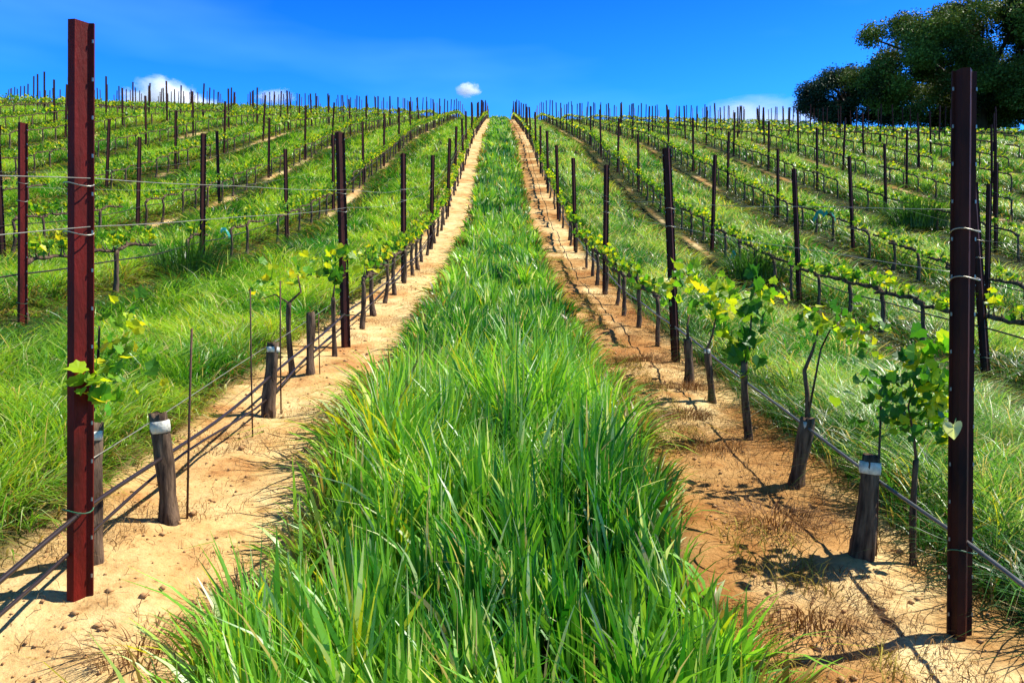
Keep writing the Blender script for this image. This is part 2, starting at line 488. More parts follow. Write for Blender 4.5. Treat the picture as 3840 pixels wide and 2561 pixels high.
# ------------------------------------------------------------------ trellis posts
POST_H = 1.775
def channel_mesh(detail=True, mat='rust'):
    """hat-profile steel line post, ridge toward the camera, bright flange tabs for lit slots"""
    prof = [(-.039, .006), (-.039, 0), (-.031, 0), (-.025, -.030), (-.002, -.034), (.024, 0), (.039, 0), (.039, .006)]
    t = .003
    inner = [(x * .9 if abs(x) < .03 else x * .93, y + t) for x, y in prof]
    b = MB()
    zs = [-.12, POST_H]
    vs = [(x, y, z) for z in zs for x, y in prof] + [(x, y, z) for z in zs for x, y in inner]
    n = len(prof); fs = []
    for i in range(n - 1):
        fs.append((i, i + 1, n + i + 1, n + i))
        fs.append((2 * n + i + 1, 2 * n + i, 3 * n + i, 3 * n + i + 1))
        fs.append((n + i, n + i + 1, 3 * n + i + 1, 3 * n + i))
    fs.append((0, n, 3 * n, 2 * n)); fs.append((n - 1, 3 * n - 1, 4 * n - 1, 2 * n - 1))
    b.add(vs, fs)
    if detail:
        z = .06
        while z < POST_H - .03:
            for s in (-1, 1):
                x0 = s * .0370
                q = [(x0 - .0022, -.0035, z), (x0 + .0022, -.0035, z), (x0 + .0022, -.001, z), (x0 - .0022, -.001, z)]
                q += [(p[0], p[1], z + .011) for p in q]
                b.add(q, [(0, 1, 5, 4), (1, 2, 6, 5), (2, 3, 7, 6), (3, 0, 4, 7), (4, 5, 6, 7), (3, 2, 1, 0)], mi=1)
            z += .118
    return b.build('channel', [M[mat], M['notch']], smooth=False)
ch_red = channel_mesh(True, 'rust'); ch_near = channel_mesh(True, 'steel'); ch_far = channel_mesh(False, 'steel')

def tie_mesh(z, mat):
    b = MB()
    pts = [(.044 * math.cos(a), -.012 + .03 * math.sin(a), z + .006 * math.sin(2 * a)) for a in np.linspace(0, 2 * PI, 17)]
    b.tube(pts, .0022, 6)
    return b.build('wire_tie', mat)
tie_lo = tie_mesh(.27, M['tie']); tie_hi = tie_mesh(1.12, M['wire']); tie_hi2 = tie_mesh(1.27, M['wire'])

ONES = ['', 'first', 'second', 'third', 'fourth', 'fifth', 'sixth', 'seventh', 'eighth', 'ninth', 'tenth', 'eleventh', 'twelfth',
        'thirteenth', 'fourteenth', 'fifteenth', 'sixteenth', 'seventeenth', 'eighteenth', 'nineteenth']
TENS = {2: 'twenty', 3: 'thirty', 4: 'forty', 5: 'fifty', 6: 'sixty', 7: 'seventy', 8: 'eighty', 9: 'ninety'}
def ordinal(n):
    if n < 20: return ONES[n]
    t, u = divmod(n, 10)
    return TENS[t] + '-' + ONES[u] if u else TENS[t][:-1] + 'ieth'
def rowname(r):
    return ('%s row %s of the middle alley' % (ordinal(abs(r)), 'left' if r < 0 else 'right'))

def excluded(x, y):
    if x > 60: return True
    if x > 27 and y > 54 and (x > 27 + (y - 54) * .1): return True
    return False

posts = []
for r, x in ROWS.items():
    for k in range(0, 26):
        y = 2.49 + 4.24 * k
        if y > 104 or excluded(x, y): continue
        if inview(x, y, .05): posts.append((math.hypot(x, y), r, x, y, k))
posts.sort()
cnt = {}; placed = []
far_posts = []
proto_post = None
for i, (d, r, x, y, k) in enumerate(posts):
    jr = random.Random(r * 1000 + k)
    first = (abs(r) == 1 and k == 0) or (r == -2 and k == 1)
    px = x + (.06 if r == -2 and k == 1 else 0 if first else jr.uniform(-.04, .04)); py = y + (0 if first else jr.uniform(-.1, .1))
    dz = 0 if (abs(r) == 1 and k < 4) else jr.uniform(-.12, .16)
    tilt = (jr.gauss(0, .024), jr.gauss(0, .024)) if not first else ((0, .002) if r < 0 else (0, .009))
    rz = jr.gauss(0, .12) if not first else (.02 if r < 0 else 0)
    z = float(H(px, py)) + dz
    if i >= 296:
        far_posts.append((px, py, z, tilt, rz)); continue
    cnt[r] = cnt.get(r, 0) + 1
    if r == -1 and k == 0: lab = 'tall rust red steel post at the left front standing on sand'
    elif r == 1 and k == 0: lab = 'tall dark rusty steel post at the right front with pale leaf'
    else: lab = 'dark steel post, %s from camera in %s' % (ordinal(cnt[r]), rowname(r))
    near = y < 12
    if near:
        e = link('trellis_post', None, None, (px, py, z), rz)
        e.rotation_euler = (tilt[0], tilt[1], rz)
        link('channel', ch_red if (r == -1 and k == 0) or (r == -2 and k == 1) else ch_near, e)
        if abs(r) == 1 or y < 8:
            link('wire_tie', tie_lo, e); link('wire_tie', tie_hi, e); link('wire_tie', tie_hi2, e)
    else:
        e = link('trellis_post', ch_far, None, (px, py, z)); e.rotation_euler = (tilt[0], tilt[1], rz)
    tag(e, lab, 'post', 'steel posts standing along the vine rows')
if far_posts:
    m0 = ch_far
    nv = len(m0.vertices); co = np.zeros(nv * 3); m0.vertices.foreach_get('co', co); co = co.reshape(-1, 3)
    F = [tuple(p.vertices) for p in m0.polygons]
    VV = []; QQ = []
    for j, (px, py, z, tl, rz) in enumerate(far_posts):
        Mx = np.array(Euler((tl[0], tl[1], rz)).to_matrix())
        VV.append(co @ Mx.T + np.array([px, py, z])); QQ.append(np.array(F) + j * nv)
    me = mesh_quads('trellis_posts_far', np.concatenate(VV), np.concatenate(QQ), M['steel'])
    tag(link('trellis_post', me), 'distant dark steel posts along the crest of the hill', 'posts', kind='stuff')
print('posts', len(posts), 'far', len(far_posts))

# ------------------------------------------------------------------ wires and hoses
def line_along(name, r, hgt, rad, mat, y1, label, cat, sag=.03, xo=.0, y0=-1.0, wob=.006, seed=1):
    x = ROWS[r]; b = MB(); rr = random.Random(seed)
    pts = []
    y = y0
    ph = rr.uniform(0, 6)
    while y < y1:
        u = ((y - 2.49) / 4.24) % 1.0
        z = float(big_terrain(x, y)) + .035 + hgt - sag * 4 * u * (1 - u) * (1 + .5 * math.sin(y * .7 + ph)) + wob * math.sin(y * 3.1 + ph)
        pts.append((x + xo + wob * math.sin(y * 2.3 + ph), y, z))
        y += .22 if y < 12 else .8
    b.tube(pts, rad, 8 if rad > .004 else 5)
    return tag(link(name, b.build(name, mat)), label, cat)

line_along('drip_hose', -1, .235, .0078, M['hose'], 100, 'thick black irrigation hose strung low along the left front row', 'hose', .03, .012, seed=2)
line_along('drip_hose', -1, .135, .006, M['hose'], 30, 'thin brown sagging line below the black hose in the left front row', 'hose', .035, -.02, wob=.015, seed=5)
line_along('drip_hose', 1, .275, .0068, M['hoseg'], 100, 'grey irrigation hose strung low along the right front row', 'hose', .025, .012, seed=3)
for r, h1, yy, w in ((-1, 1.12, 60, 'lower'), (-1, 1.27, 60, 'upper')):
    line_along('trellis_wire', r, h1, .0016, M['wire'], yy, '%s pale wire strung between the posts of the left front row' % w, 'wire', .02, .03, wob=.002, seed=7)
line_along('trellis_wire', -1, .36, .0018, M['wire'], 60, 'thin pale wire just above the black hose in the left front row', 'wire', .01, -.03, y0=2.49, wob=.002, seed=8)
for r, h1, yy, w in ((1, 1.12, 60, 'lower'), (1, 1.32, 60, 'upper')):
    line_along('trellis_wire', r, h1, .0012, M['wire'], yy, '%s thin wire strung between the posts of the right front row' % w, 'wire', .02, -.01, y0=2.49, wob=.002, seed=9)
for r in (-2, -3, 2, 3, 4):
    line_along('trellis_wire', r, 1.12, .0014, M['wire'], 40, 'thin wire strung along the %s' % rowname(r), 'wire', .02, .0, y0=1.5, wob=.002, seed=20 + r)
    line_along('drip_hose', r, .38, .007, M['hose'], 60, 'black irrigation hose under the vines of the %s' % rowname(r), 'hose', .03, .0, y0=1.5, seed=30 + r)

# ------------------------------------------------------------------ grapevines
LEAF = [(0, -.02), (.16, -.10), (.38, -.08), (.42, .12), (.56, .26), (.40, .42), (.34, .60), (.16, .66), (0, .98),
        (-.16, .66), (-.34, .60), (-.40, .42), (-.56, .26), (-.42, .12), (-.38, -.08), (-.16, -.10)]
def add_leaf(b, pos, size, rr, col, simple_=False, face=None):
    if face is None:
        e = Euler((rr.uniform(-1.1, 1.1), rr.uniform(-1.1, 1.1), rr.uniform(0, 2 * PI)))
        if rr.random() < .4: e = Euler((rr.uniform(.8, 2.0), rr.uniform(-.5, .5), rr.uniform(0, 2 * PI)))
    else: e = Euler(face)
    R = e.to_matrix()
    fold = rr.uniform(.05, .5); cup = rr.uniform(-.25, .3)
    if simple_:
        pts = [(0, 0), (.5, .35), (0, 1), (-.5, .35)]
        vs = [Vector(pos) + R @ Vector((px, py, fold * abs(px))) * size for px, py in pts]
        b.add(vs, [(0, 1, 2, 3)], col); return
    c = (0, .30)
    vs = [Vector(pos) + R @ (Vector((px, py, fold * abs(px) + cup * (py - .3) ** 2 + rr.uniform(-.03, .03))) * size) for px, py in [c] + LEAF]
    n = len(LEAF)
    b.add(vs, [(0, 1 + i, 1 + (i + 1) % n) for i in range(n)], col)

def leafcol(rr, dark=0.0):
    t = rr.random()
    if rr.random() < dark: return (.03 + .03 * t, .13 + .09 * t, .015)
    if t < .4: return (.42 + .28 * rr.random(), .58 + .12 * rr.random(), .02)
    if t < .85: return (.13 + .1 * rr.random(), .34 + .1 * rr.random(), .02)
    return (.05, .2, .015)

def trunk_mb(hgt, rad, rr, bend=.04, n=9):
    b = MB(); pts = []; rads = []
    ax, ay = rr.uniform(-bend, bend), rr.uniform(-bend, bend)
    for i in range(n):
        t = i / (n - 1)
        pts.append((ax * math.sin(t * 2.6) + rr.uniform(-.006, .006), ay * math.sin(t * 3.1) + rr.uniform(-.006, .006), -.04 + (hgt + .04) * t))
        rads.append(rad * (1.35 - .6 * t if t < .3 else 1.17 - .25 * t) * rr.uniform(.88, 1.12))
    b.tube(pts, rads, 9, wob=.28)
    return b, Vector(pts[-1])

def bark_trunk(hgt, rad, rr, n=16, lv=15):
    b = MB(); ph = [rr.uniform(0, 6) for _ in range(6)]; vs = []; fs = []; cen = []
    tw = rr.uniform(-3, 3); ax, ay = rr.uniform(-.022, .022), rr.uniform(-.02, .02)
    groove = [rr.uniform(-.13, .10) for _ in range(n)]
    for i in range(lv):
        t = i / (lv - 1); z = -.04 + (hgt + .04) * t
        cx = ax * math.sin(t * 2.8 + ph[0]) - ax * math.sin(ph[0]); cy = ay * math.sin(t * 3 + ph[1])
        R_ = rad * (1.45 - 1.3 * t if t < .25 else 1.13 - .12 * t) * (1 + .07 * math.sin(t * 9 + ph[2]))
        cen.append(Vector((cx, cy, z)))
        for k in range(n):
            th = 2 * PI * k / n + tw * t * .5
            r = R_ * (1 + .12 * math.sin(2 * th + ph[3] + 3 * t) + .07 * math.sin(3 * th + ph[4]) + groove[k] + rr.uniform(-.05, .05))
            zz = z + (rr.uniform(-.006, .008) if i == lv - 1 else 0)
            vs.append((cx + r * math.cos(th), cy + r * math.sin(th), zz))
    for i in range(lv - 1):
        for k in range(n):
            k2 = (k + 1) % n; fs.append((i * n + k, i * n + k2, (i + 1) * n + k2, (i + 1) * n + k))
    c = len(vs); vs.append((cen[-1].x, cen[-1].y, hgt - .008))
    for k in range(n): fs.append(((lv - 1) * n + k, (lv - 1) * n + (k + 1) % n, c))
    b.add(vs, fs)
    return b, cen

def shoot(bl, bc, base, length, rr, nleaf, lsize, simple_=False, dark=.1, lean=.4):
    az = rr.uniform(0, 2 * PI); pts = []
    for i in range(5):
        t = i / 4
        pts.append(Vector(base) + Vector((math.cos(az) * lean * length * t * t, math.sin(az) * lean * length * t * t, length * t)))
    if bc is not None: bc.tube(pts, [.0035, .003, .003, .0025, .002], 5, mi=1 if False else 0)
    for j in range(nleaf):
        t = rr.uniform(.15, 1.05)
        p = pts[0].lerp(pts[-1], t) + Vector((rr.gauss(0, .035), rr.gauss(0, .035), rr.gauss(0, .02)))
        add_leaf(bl, p, lsize * rr.uniform(.6, 1.2) * (1.15 - .4 * t), rr, leafcol(rr, dark), simple_)

def vine_variant(seed, simple_=False, leafy=1.0):
    rr = random.Random(seed)
    hgt = rr.uniform(.45, .475)
    tb, top = trunk_mb(hgt, rr.uniform(.018, .026), rr, .035, 9 if not simple_ else 4)
    cb = MB(); lb = MB()
    L = rr.uniform(.80, .88); m = 12 if not simple_ else 5; pts = []
    for i in range(m):
        t = i / (m - 1)
        pts.append((top.x * (1 - t) + rr.uniform(-.012, .012), top.y + L * t, top.z + .05 * min(1, t * 5) - .045 * t + rr.uniform(-.012, .012) * (i > 0)))
    r0 = (.019 if leafy > .95 else .025) if not simple_ else (.024 if leafy > .95 else .034)
    cb.tube(pts, [r0 * (1 - .35 * i / (m - 1)) * rr.uniform(.85, 1.2) for i in range(m)], 7 if not simple_ else 4, wob=.4)
    ns = 9 if not simple_ else 6
    for q in range(ns):
        t = (q + rr.uniform(.3, .8)) / ns
        k = min(m - 1, int(t * (m - 1) + .5)); p = Vector(pts[k])
        sp = p + Vector((rr.uniform(-.02, .02), rr.uniform(-.02, .02), rr.uniform(.03, .06)))
        cb.tube([p, sp], [.009, .006], 5 if not simple_ else 3)
        if rr.random() < .8 * leafy:
            ln = rr.uniform(.05, .18) * leafy
            shoot(lb, cb if not simple_ else None, sp, ln, rr, (rr.randint(6, 11) if not simple_ else rr.randint(3, 5)), .07 if not simple_ else .14, simple_, .12)
    return (tb, cb, lb)

variants = []
for q in range(16):
    tb, cb, lb = vine_variant(100 + q, False, random.Random(q).uniform(.95, 1.4) if q < 8 else random.Random(q).uniform(.6, .95))
    variants.append((tb.build('trunk', M['bark']), cb.build('cordon', M['bark']), lb.build('foliage', M['leaf'], smooth=False)))
simples = []
for q in range(12):
    tb, cb, lb = vine_variant(200 + q, True, 1.3 if q < 6 else .8)
    arr = []
    for b in (tb, cb):
        arr.append(b)
    simples.append((tb, cb, lb))

vines = []
for r, x in ROWS.items():
    y = 3.2 if abs(r) == 1 else 1.8
    n = 0
    while y < 104:
        if abs(r) == 1 and y < 6.9: y += .848; continue
        if not excluded(x, y) and inview(x, y, .2):
            jr = random.Random(r * 5000 + n)
            if jr.random() > .07: vines.append((math.hypot(x, y), r, x + jr.uniform(-.03, .03), y + jr.uniform(-.09, .09), n))
        n += 1; y += .848
vines.sort()
print('vines', len(vines))
vcount = {-1: 3, 1: 5}
NIND = 285
def put_vine(v, loc, rz, sc, lab):
    e = link('grapevine', None, None, loc, rz); e.scale = (sc, sc, sc)
    link('trunk', v[0], e)
    a = math.atan((float(big_terrain(loc[0], loc[1] + .5)) - float(big_terrain(loc[0], loc[1] - .3))) / .8)
    piv = Vector((0, 0, .46)); q = piv - Matrix.Rotation(a, 3, 'X') @ piv
    for nm, me_ in (('cordon', v[1]), ('foliage', v[2])):
        c = link(nm, me_, e, q); c.rotation_euler.x = a
    return tag(e, lab, 'grapevine', 'grapevines trained along the trellis rows')
for i, (d, r, x, y, n) in enumerate(vines[:NIND]):
    jr = random.Random(i * 7 + 3)
    vcount[r] = vcount.get(r, 0) + 1
    z = float(H(x, y))
    put_vine(variants[jr.randrange(8) + (8 if r > 0 else 0)], (x, y, z), jr.gauss(0, .03), jr.uniform(.97, 1.05),
             'budding grapevine, %s from camera in %s' % (ordinal(vcount[r]), rowname(r)))
# the rest of the vines, far up the hill
wood = ([], [], 0); accT = {'v': [], 'q': [], 't': [], 'n': 0}; leafv = {'v': [], 'q': [], 'c': [], 'n': 0}
def pack(mb):
    V = np.array([tuple(v) for v in mb.v]); C = np.array(mb.c)
    Q = np.array([f for f in mb.f if len(f) == 4]).reshape(-1, 4); T = np.array([f for f in mb.f if len(f) == 3]).reshape(-1, 3)
    return V, Q, T, C
packed = [(pack(a), pack(b), pack(c)) for a, b, c in simples]
for i, (d, r, x, y, n) in enumerate(vines[NIND:]):
    jr = random.Random(i * 13 + 5)
    z = float(H(x, y)); a = jr.gauss(0, .03); s = jr.uniform(.97, 1.07); sl = (float(big_terrain(x, y + .5)) - float(big_terrain(x, y - .3))) / .8
    R = np.array([[math.cos(a), -math.sin(a), 0], [math.sin(a), math.cos(a), 0], [0, 0, 1]]) * s
    p = packed[jr.randrange(6) + (6 if r > 0 else 0)]
    for pi_, part in enumerate(p[:2]):
        V, Q, T, C = part
        if pi_: V = V + np.stack([V[:, 0] * 0, V[:, 0] * 0, V[:, 1] * sl], 1)
        accT['v'].append(V @ R.T + (x, y, z)); accT['q'].append(Q + accT['n']); accT['t'].append(T + accT['n']); accT['n'] += len(V)
    V, Q, T, C = p[2]
    V = V + np.stack([V[:, 0] * 0, V[:, 0] * 0, V[:, 1] * sl], 1)
    leafv['v'].append(V @ R.T + (x, y, z)); leafv['q'].append(Q + leafv['n']); leafv['c'].append(C * jr.uniform(.75, 1.15)); leafv['n'] += len(V)
fv = link('grapevines_far', mesh_quads('grapevine', np.concatenate(accT['v']), np.concatenate(accT['q']), M['bark'], None, np.concatenate(accT['t'])))
fv.name = 'grapevine'
tag(fv, 'distant budding grapevines in rows up to the crest of the hill', 'grapevines', kind='stuff')
lf = link('foliage', mesh_quads('foliage', np.concatenate(leafv['v']), np.concatenate(leafv['q']), M['leaf'], np.concatenate(leafv['c'])), fv)
lf['kind'] = 'stuff'

# ------------------------------------------------------------------ hand-placed vines, stumps and stakes of the two nearest rows
def base_at(x, y): return (x, y, float(H(x, y)))
def stump(x, y, hgt, rad, label, lean=(0, 0), tape=True, leaves=None, arm=None, seed=1, band=.045):
    rr = random.Random(seed)
    e = link('vine_stump', None, None, base_at(x, y))
    e.rotation_euler = (lean[0], lean[1], 0)
    b, cen = bark_trunk(hgt, rad, rr)
    link('trunk', b.build('trunk', M['bark']), e)
    if tape:
        up = (cen[-1] - cen[-3]).normalized(); f1 = cen[-1] - up * (.022 + .012 * rr.random()); f0 = f1 - up * band
        tb = MB(); tb.tube([f0, f0.lerp(f1, .5), f1], [rad * 1.17, rad * 1.2, rad * 1.15], 14, wob=.10)
        link('tape_band', tb.build('tape_band', M['tape']), e)
    return tag(e, label, 'vine stump', 'cut vine stumps in the two front rows')
def stake(x, y, hgt, label, lean=(0, 0), rad=.0045):
    b = MB(); b.tube([(0, 0, -.08), (0, 0, hgt * .5), (.003, 0, hgt)], rad, 7)
    o = link('stake', b.build('stake', M['stake']), None, base_at(x, y)); o.rotation_euler = (lean[0], lean[1], 0)
    return tag(o, label, 'stake', 'thin training stakes beside the vines')

LX, RX = ROWS[-1], ROWS[1]
stump(LX + .035, 3.07, .41, .031, 'tallest cut vine stump with white tape nearest the left front post', (0, -.03), seed=3)
stake(LX + .085, 3.12, .74, 'thin rusty stake beside the taped stump nearest the left front post', (0, .02))
stake(LX + .03, 4.12, .76, 'thin lone stake standing in sand between the first two left stumps', (0, -.02), .004)
stump(LX, 4.52, .42, .030, 'pale headed cut stump, second from the left front post', (0, .05), seed=5, band=.03)
stake(LX + .05, 4.58, .76, 'dark stake beside the second stump from the left front post', (0, -.01))
stump(LX, 5.5, .42, .026, 'slim bleached stump just before the second left post', (0, -.06), seed=8, tape=False)
stake(LX + .06, 5.52, .42, 'short stake beside the slim bleached stump in the left row', (0, -.03), .004)
stump(RX - .07, 3.02, .385, .033, 'thick leaning cut stump with white tape nearest the right front post', (0, .10), seed=11)
stake(RX - .0, 3.05, .58, 'thin dark stake beside the taped stump nearest right front post', (0, .03))

def custom_vine(x, y, parts, label, lean=(0, 0), seed=1):
    """parts: dict(trunk=(h, r), arms=[[pts]], leaves=[(cx,cy,cz, spread, n, size, dark)])"""
    rr = random.Random(seed)
    e = link('grapevine', None, None, base_at(x, y)); e.rotation_euler = (lean[0], lean[1], 0)
    b, cen = bark_trunk(parts['trunk'][0], parts['trunk'][1], rr); top = cen[-1]
    link('trunk', b.build('trunk', M['bark']), e)
    if parts.get('arms'):
        cb = MB()
        for pts, r0 in parts['arms']:
            P = [top] + [Vector(p) for p in pts]; m = len(P)
            cb.tube(P, [r0 * (1 - .6 * i / (m - 1)) for i in range(m)], 7, wob=.3)
        link('cordon', cb.build('cordon', M['bark']), e)
    if parts.get('leaves'):
        lb = MB()
        for cx, cy, cz, sp, n, size, dark in parts['leaves']:
            for _ in range(n):
                p = Vector((cx + rr.gauss(0, sp[0]), cy + rr.gauss(0, sp[1]), cz + rr.gauss(0, sp[2])))
                add_leaf(lb, p, size * rr.uniform(.55, 1.2), rr, leafcol(rr, dark))
        link('foliage', lb.build('foliage', M['leaf'], smooth=False), e)
    if parts.get('tape'):
        tb = MB(); z = parts['tape']; tb.tube([(top.x, top.y, z), (top.x, top.y, z + .03)], parts['trunk'][1] * 1.0, 12)
        link('tape_band', tb.build('tape_band', M['tape']), e)
    return tag(e, label, 'grapevine', 'grapevines trained along the trellis rows')

custom_vine(LX - .055, 2.68, dict(trunk=(.46, .03), tape=.40, arms=[([(.0, 0, .55), (.01, .01, .66), (.02, 0, .78)], .008)],
            leaves=[(.115, -.22, .60, (.022, .01, .03), 14, .062, .1), (.05, -.1, .60, (.045, .05, .05), 24, .048, .1), (.11, 0, .68, (.04, .05, .07), 32, .048, .12), (.11, .02, .80, (.03, .03, .05), 12, .04, .2)]),
            'leafy young vine sprouting right behind the left front post', seed=21)
custom_vine(LX + .01, 6.25, dict(trunk=(.46, .014), arms=[([(0, 0, .55), (.01, 0, .66)], .008)],
            leaves=[(0, 0, .64, (.06, .06, .05), 34, .075, .75), (-.02, .1, .78, (.09, .12, .05), 34, .07, .05)]),
            'thin stemmed vine with round leafy head left of the second left post', seed=22)
custom_vine(LX - .12, 5.5, dict(trunk=(.5, .016), arms=[([(.05, .02, .58), (.02, .05, .70)], .01), ([(-.12, .0, .56), (-.22, .02, .53)], .007)],
            leaves=[(.0, .05, .72, (.12, .12, .05), 30, .065, .0), (-.2, .02, .56, (.07, .07, .05), 16, .06, .0)]),
            'yellow leaved vine behind the slim bleached stump in the left row', seed=23)
custom_vine(RX - .03, 3.78, dict(trunk=(.33, .030), tape=.28, arms=[([(.02, .02, .45), (.0, .03, .55), (.03, .02, .65), (.04, 0, .75)], .014), ([(.06, .0, .66), (.10, 0, .76), (.15, -.02, .79)], .006)],
            leaves=[(.02, .05, .80, (.07, .08, .035), 30, .055, .0), (.16, .0, .80, (.08, .06, .04), 30, .05, .0), (.30, -.02, .72, (.07, .06, .05), 22, .05, .0)]),
            'bare forked vine topped with yellow leaves, second from right front post', (0, .08), seed=24)
custom_vine(RX - .03, 4.5, dict(trunk=(.44, .018), arms=[([(0, 0, .52), (.01, .01, .7)], .010)],
            leaves=[(-.05, 0, .52, (.035, .04, .07), 22, .10, .35), (.02, .02, .70, (.03, .04, .09), 24, .085, .6), (.14, .1, .82, (.08, .09, .04), 30, .055, .0)]),
            'vine with tall dark green leafy column, third from right front post', seed=25)
custom_vine(RX - .03, 5.3, dict(trunk=(.36, .022), tape=.33, arms=[([(0, 0, .45), (.03, 0, .6)], .010)],
            leaves=[(.08, .2, .70, (.08, .15, .07), 44, .075, .05), (.04, 0, .60, (.05, .05, .05), 14, .07, .3)]),
            'short vine with bright leaves, fourth from the right front post', seed=26)
custom_vine(RX - .02, 6.0, dict(trunk=(.34, .028), arms=[([(0, .05, .45), (.05, .1, .6)], .012)],
            leaves=[(.03, .1, .74, (.10, .15, .08), 54, .075, .02), (.14, .0, .62, (.05, .1, .06), 26, .075, .1)]),
            'stout short vine with yellow leaves just before the second right post', seed=27)
# big leafy shoot over the taped stump on the right
custom_vine(RX + .13, 3.02, dict(trunk=(.40, .010), arms=[([(.0, 0, .5), (-.02, .0, .6), (.02, .02, .72)], .006)],
            leaves=[(-.09, 0, .66, (.085, .07, .07), 80, .048, .85), (.07, -.03, .70, (.055, .05, .075), 60, .062, .0), (.0, -.02, .53, (.10, .05, .035), 40, .048, .75), (.10, -.02, .60, (.03, .05, .06), 20, .06, .0)]),
            'broad leafy vine with dark and yellow leaves beside the right front post', seed=28)
# single pale leaf in front of the right post
b = MB(); rr = random.Random(4)
_R = Euler((1.45, .1, 3.0)).to_matrix(); hp = []
for i in range(22):
    a = 2 * PI * i / 22
    hx = .5 * math.sin(a) ** 3 * 1.0; hy = .42 * math.cos(a) - .16 * math.cos(2 * a) - .06 * math.cos(3 * a)
    hp.append(_R @ Vector((hx * .062, hy * .066, .010 * abs(hx) + .004 * math.sin(3 * a))))
b.add([_R @ Vector((0, .004, -.004))] + hp, [(0, 1 + i, 1 + (i + 1) % 22) for i in range(22)], (.60, .70, .38))
b.tube([(0, 0, 0), (.02, .02, .03), (.035, .05, .02)], .0015, 5, col=(.4, .5, .2))
o = link('vine_leaf', b.build('vine_leaf', M['leaf'], smooth=False), None, (RX - .055, 2.43, float(H(RX, 2.49)) + .655))
tag(o, 'single pale heart shaped leaf against the right front post', 'leaf')

# teal ribbons and a few dark weeds
def ribbon(x, y, h, s, label, seed):
    rr = random.Random(seed); b = MB(); n = 7
    for k in range(4):
        a = rr.uniform(0, 2 * PI); pts = []
        for i in range(n):
            t = i / (n - 1)
            pts.append(Vector((math.cos(a) * s * t, math.sin(a) * s * t * .6, .6 * s * math.sin(t * 3) - s * t * .5)))
        vs = []
        for i, p in enumerate(pts):
            w = Vector((-math.sin(a) * .3 + rr.uniform(-.3, .3), math.cos(a) * .3, 1)).normalized() * s * .16
            vs += [p - w, p + w]
        b.add(vs, [(2 * i, 2 * i + 1, 2 * i + 3, 2 * i + 2) for i in range(n - 1)])
    tag(link('plastic_ribbon', b.build('plastic_ribbon', M['teal']), None, (x, y, float(H(x, y)) + h)), label, 'ribbon')
ribbon(ROWS[-2] + .12, 11.3, .52, .14, 'teal plastic ribbon on the second row left of the middle alley', 1)
ribbon(ROWS[3] - .1, 16.4, .5, .24, 'large teal plastic ribbon on the third row right of the alley', 2)
ribbon(ROWS[2] - .15, 13.4, .28, .15, 'small teal plastic ribbon low in the second row right', 3)

def weed(x, y, h, r, n, label, seed, colr=((.015, .06, .012), (.05, .16, .02)), mat='grass', name='weed_clump', lean=.5, w=.012):
    rg = np.random.default_rng(seed)
    a = rg.uniform(0, 2 * PI, n); q = r * np.sqrt(rg.random(n)) * .5
    P = np.stack([q * np.cos(a), q * np.sin(a), np.full(n, -.01)], 1)
    c = lerp3(colr[0], colr[1], rg.random(n))
    V, Q, C = blades(P, h * rg.uniform(.5, 1.1, n), w * rg.uniform(.5, 1.3, n), a + rg.normal(0, .4, n), np.minimum(1.6, lean * rg.uniform(.4, 2, n)), a + PI / 2, 5, c)
    me = mesh_quads(name, V, Q, M[mat], C)
    return tag(link(name, me, None, base_at(x, y)), label, 'weeds')
weed(ROWS[-2] + .1, 10.3, .65, .9, 500, 'dark green weed clump by the second row left of the alley', 1)
weed(ROWS[4] - .2, 17.6, .8, 1.3, 700, 'big dark green weed clump by the fourth row right', 2, w=.02)
weed(ROWS[2] - .1, 12.6, .6, 1.0, 600, 'dark green weed clump by the second row right', 3, w=.015)
for i, (x, y, h, r, n, lab) in enumerate((
        (-1.02, 2.28, .10, .30, 260, 'low brown dead weed on the sand before the left front post'),
        (-.78, 2.52, .14, .25, 200, 'brown dead tuft at the edge of the grass near left front post'),
        (RX - .10, 5.75, .11, .40, 400, 'brown dead weed mound between the right front row vines'),
        (RX - .28, 4.35, .09, .38, 320, 'flat brown dead weed left of the forked vine'),
        (RX - .33, 4.95, .10, .45, 520, 'dark brown heap of prunings beside the third right vine'),
        (RX - .42, 2.65, .10, .45, 480, 'dark straw heap at the grass edge left of the right front post'),
        (RX - .30, 6.6, .10, .45, 500, 'dark brown dead weed before the second right post'),
        (RX - .30, 3.35, .10, .40, 380, 'straw coloured dead weed left of the right taped stump'))):
    weed(x, y, h, r, n, lab, 40 + i, ((.10, .04, .02), (.34, .20, .09)), 'dry', 'dead_weed', .9, .004)

# ------------------------------------------------------------------ oak trees
def leaf_cloud(centres, nper, size, rg, cols):
    """small quads spread through the volume of many clumps"""
    Vs = []; Cs = []
    for (cx, cy, cz, r) in centres:
        n = int(nper * (r ** 1.8))
        d = rg.normal(0, 1, (n, 3)); d /= np.linalg.norm(d, axis=1)[:, None]
        q = rg.random(n) ** .45 * r * (1 + .25 * rg.normal(0, 1, n) * .6)
        P = np.array([cx, cy, cz]) + d * q[:, None] * np.array([1, 1, .75])
        u = rg.normal(0, 1, (n, 3)); u /= np.linalg.norm(u, axis=1)[:, None]
        v = np.cross(u, rg.normal(0, 1, (n, 3))); v /= np.linalg.norm(v, axis=1)[:, None]
        s = size * rg.uniform(.5, 1.3, n)[:, None]
        Q = np.stack([P - u * s, P - v * s * .55, P + u * s, P + v * s * .55], 1)
        Vs.append(Q.reshape(-1, 3))
        base = cols[0] + (cols[1] - cols[0]) * rg.random()
        c = base[None] * rg.uniform(.6, 1.4, (n, 1))
        Cs.append(np.repeat(c, 4, 0))
    V = np.concatenate(Vs); C = np.concatenate(Cs)
    return V, np.arange(len(V)).reshape(-1, 4), C

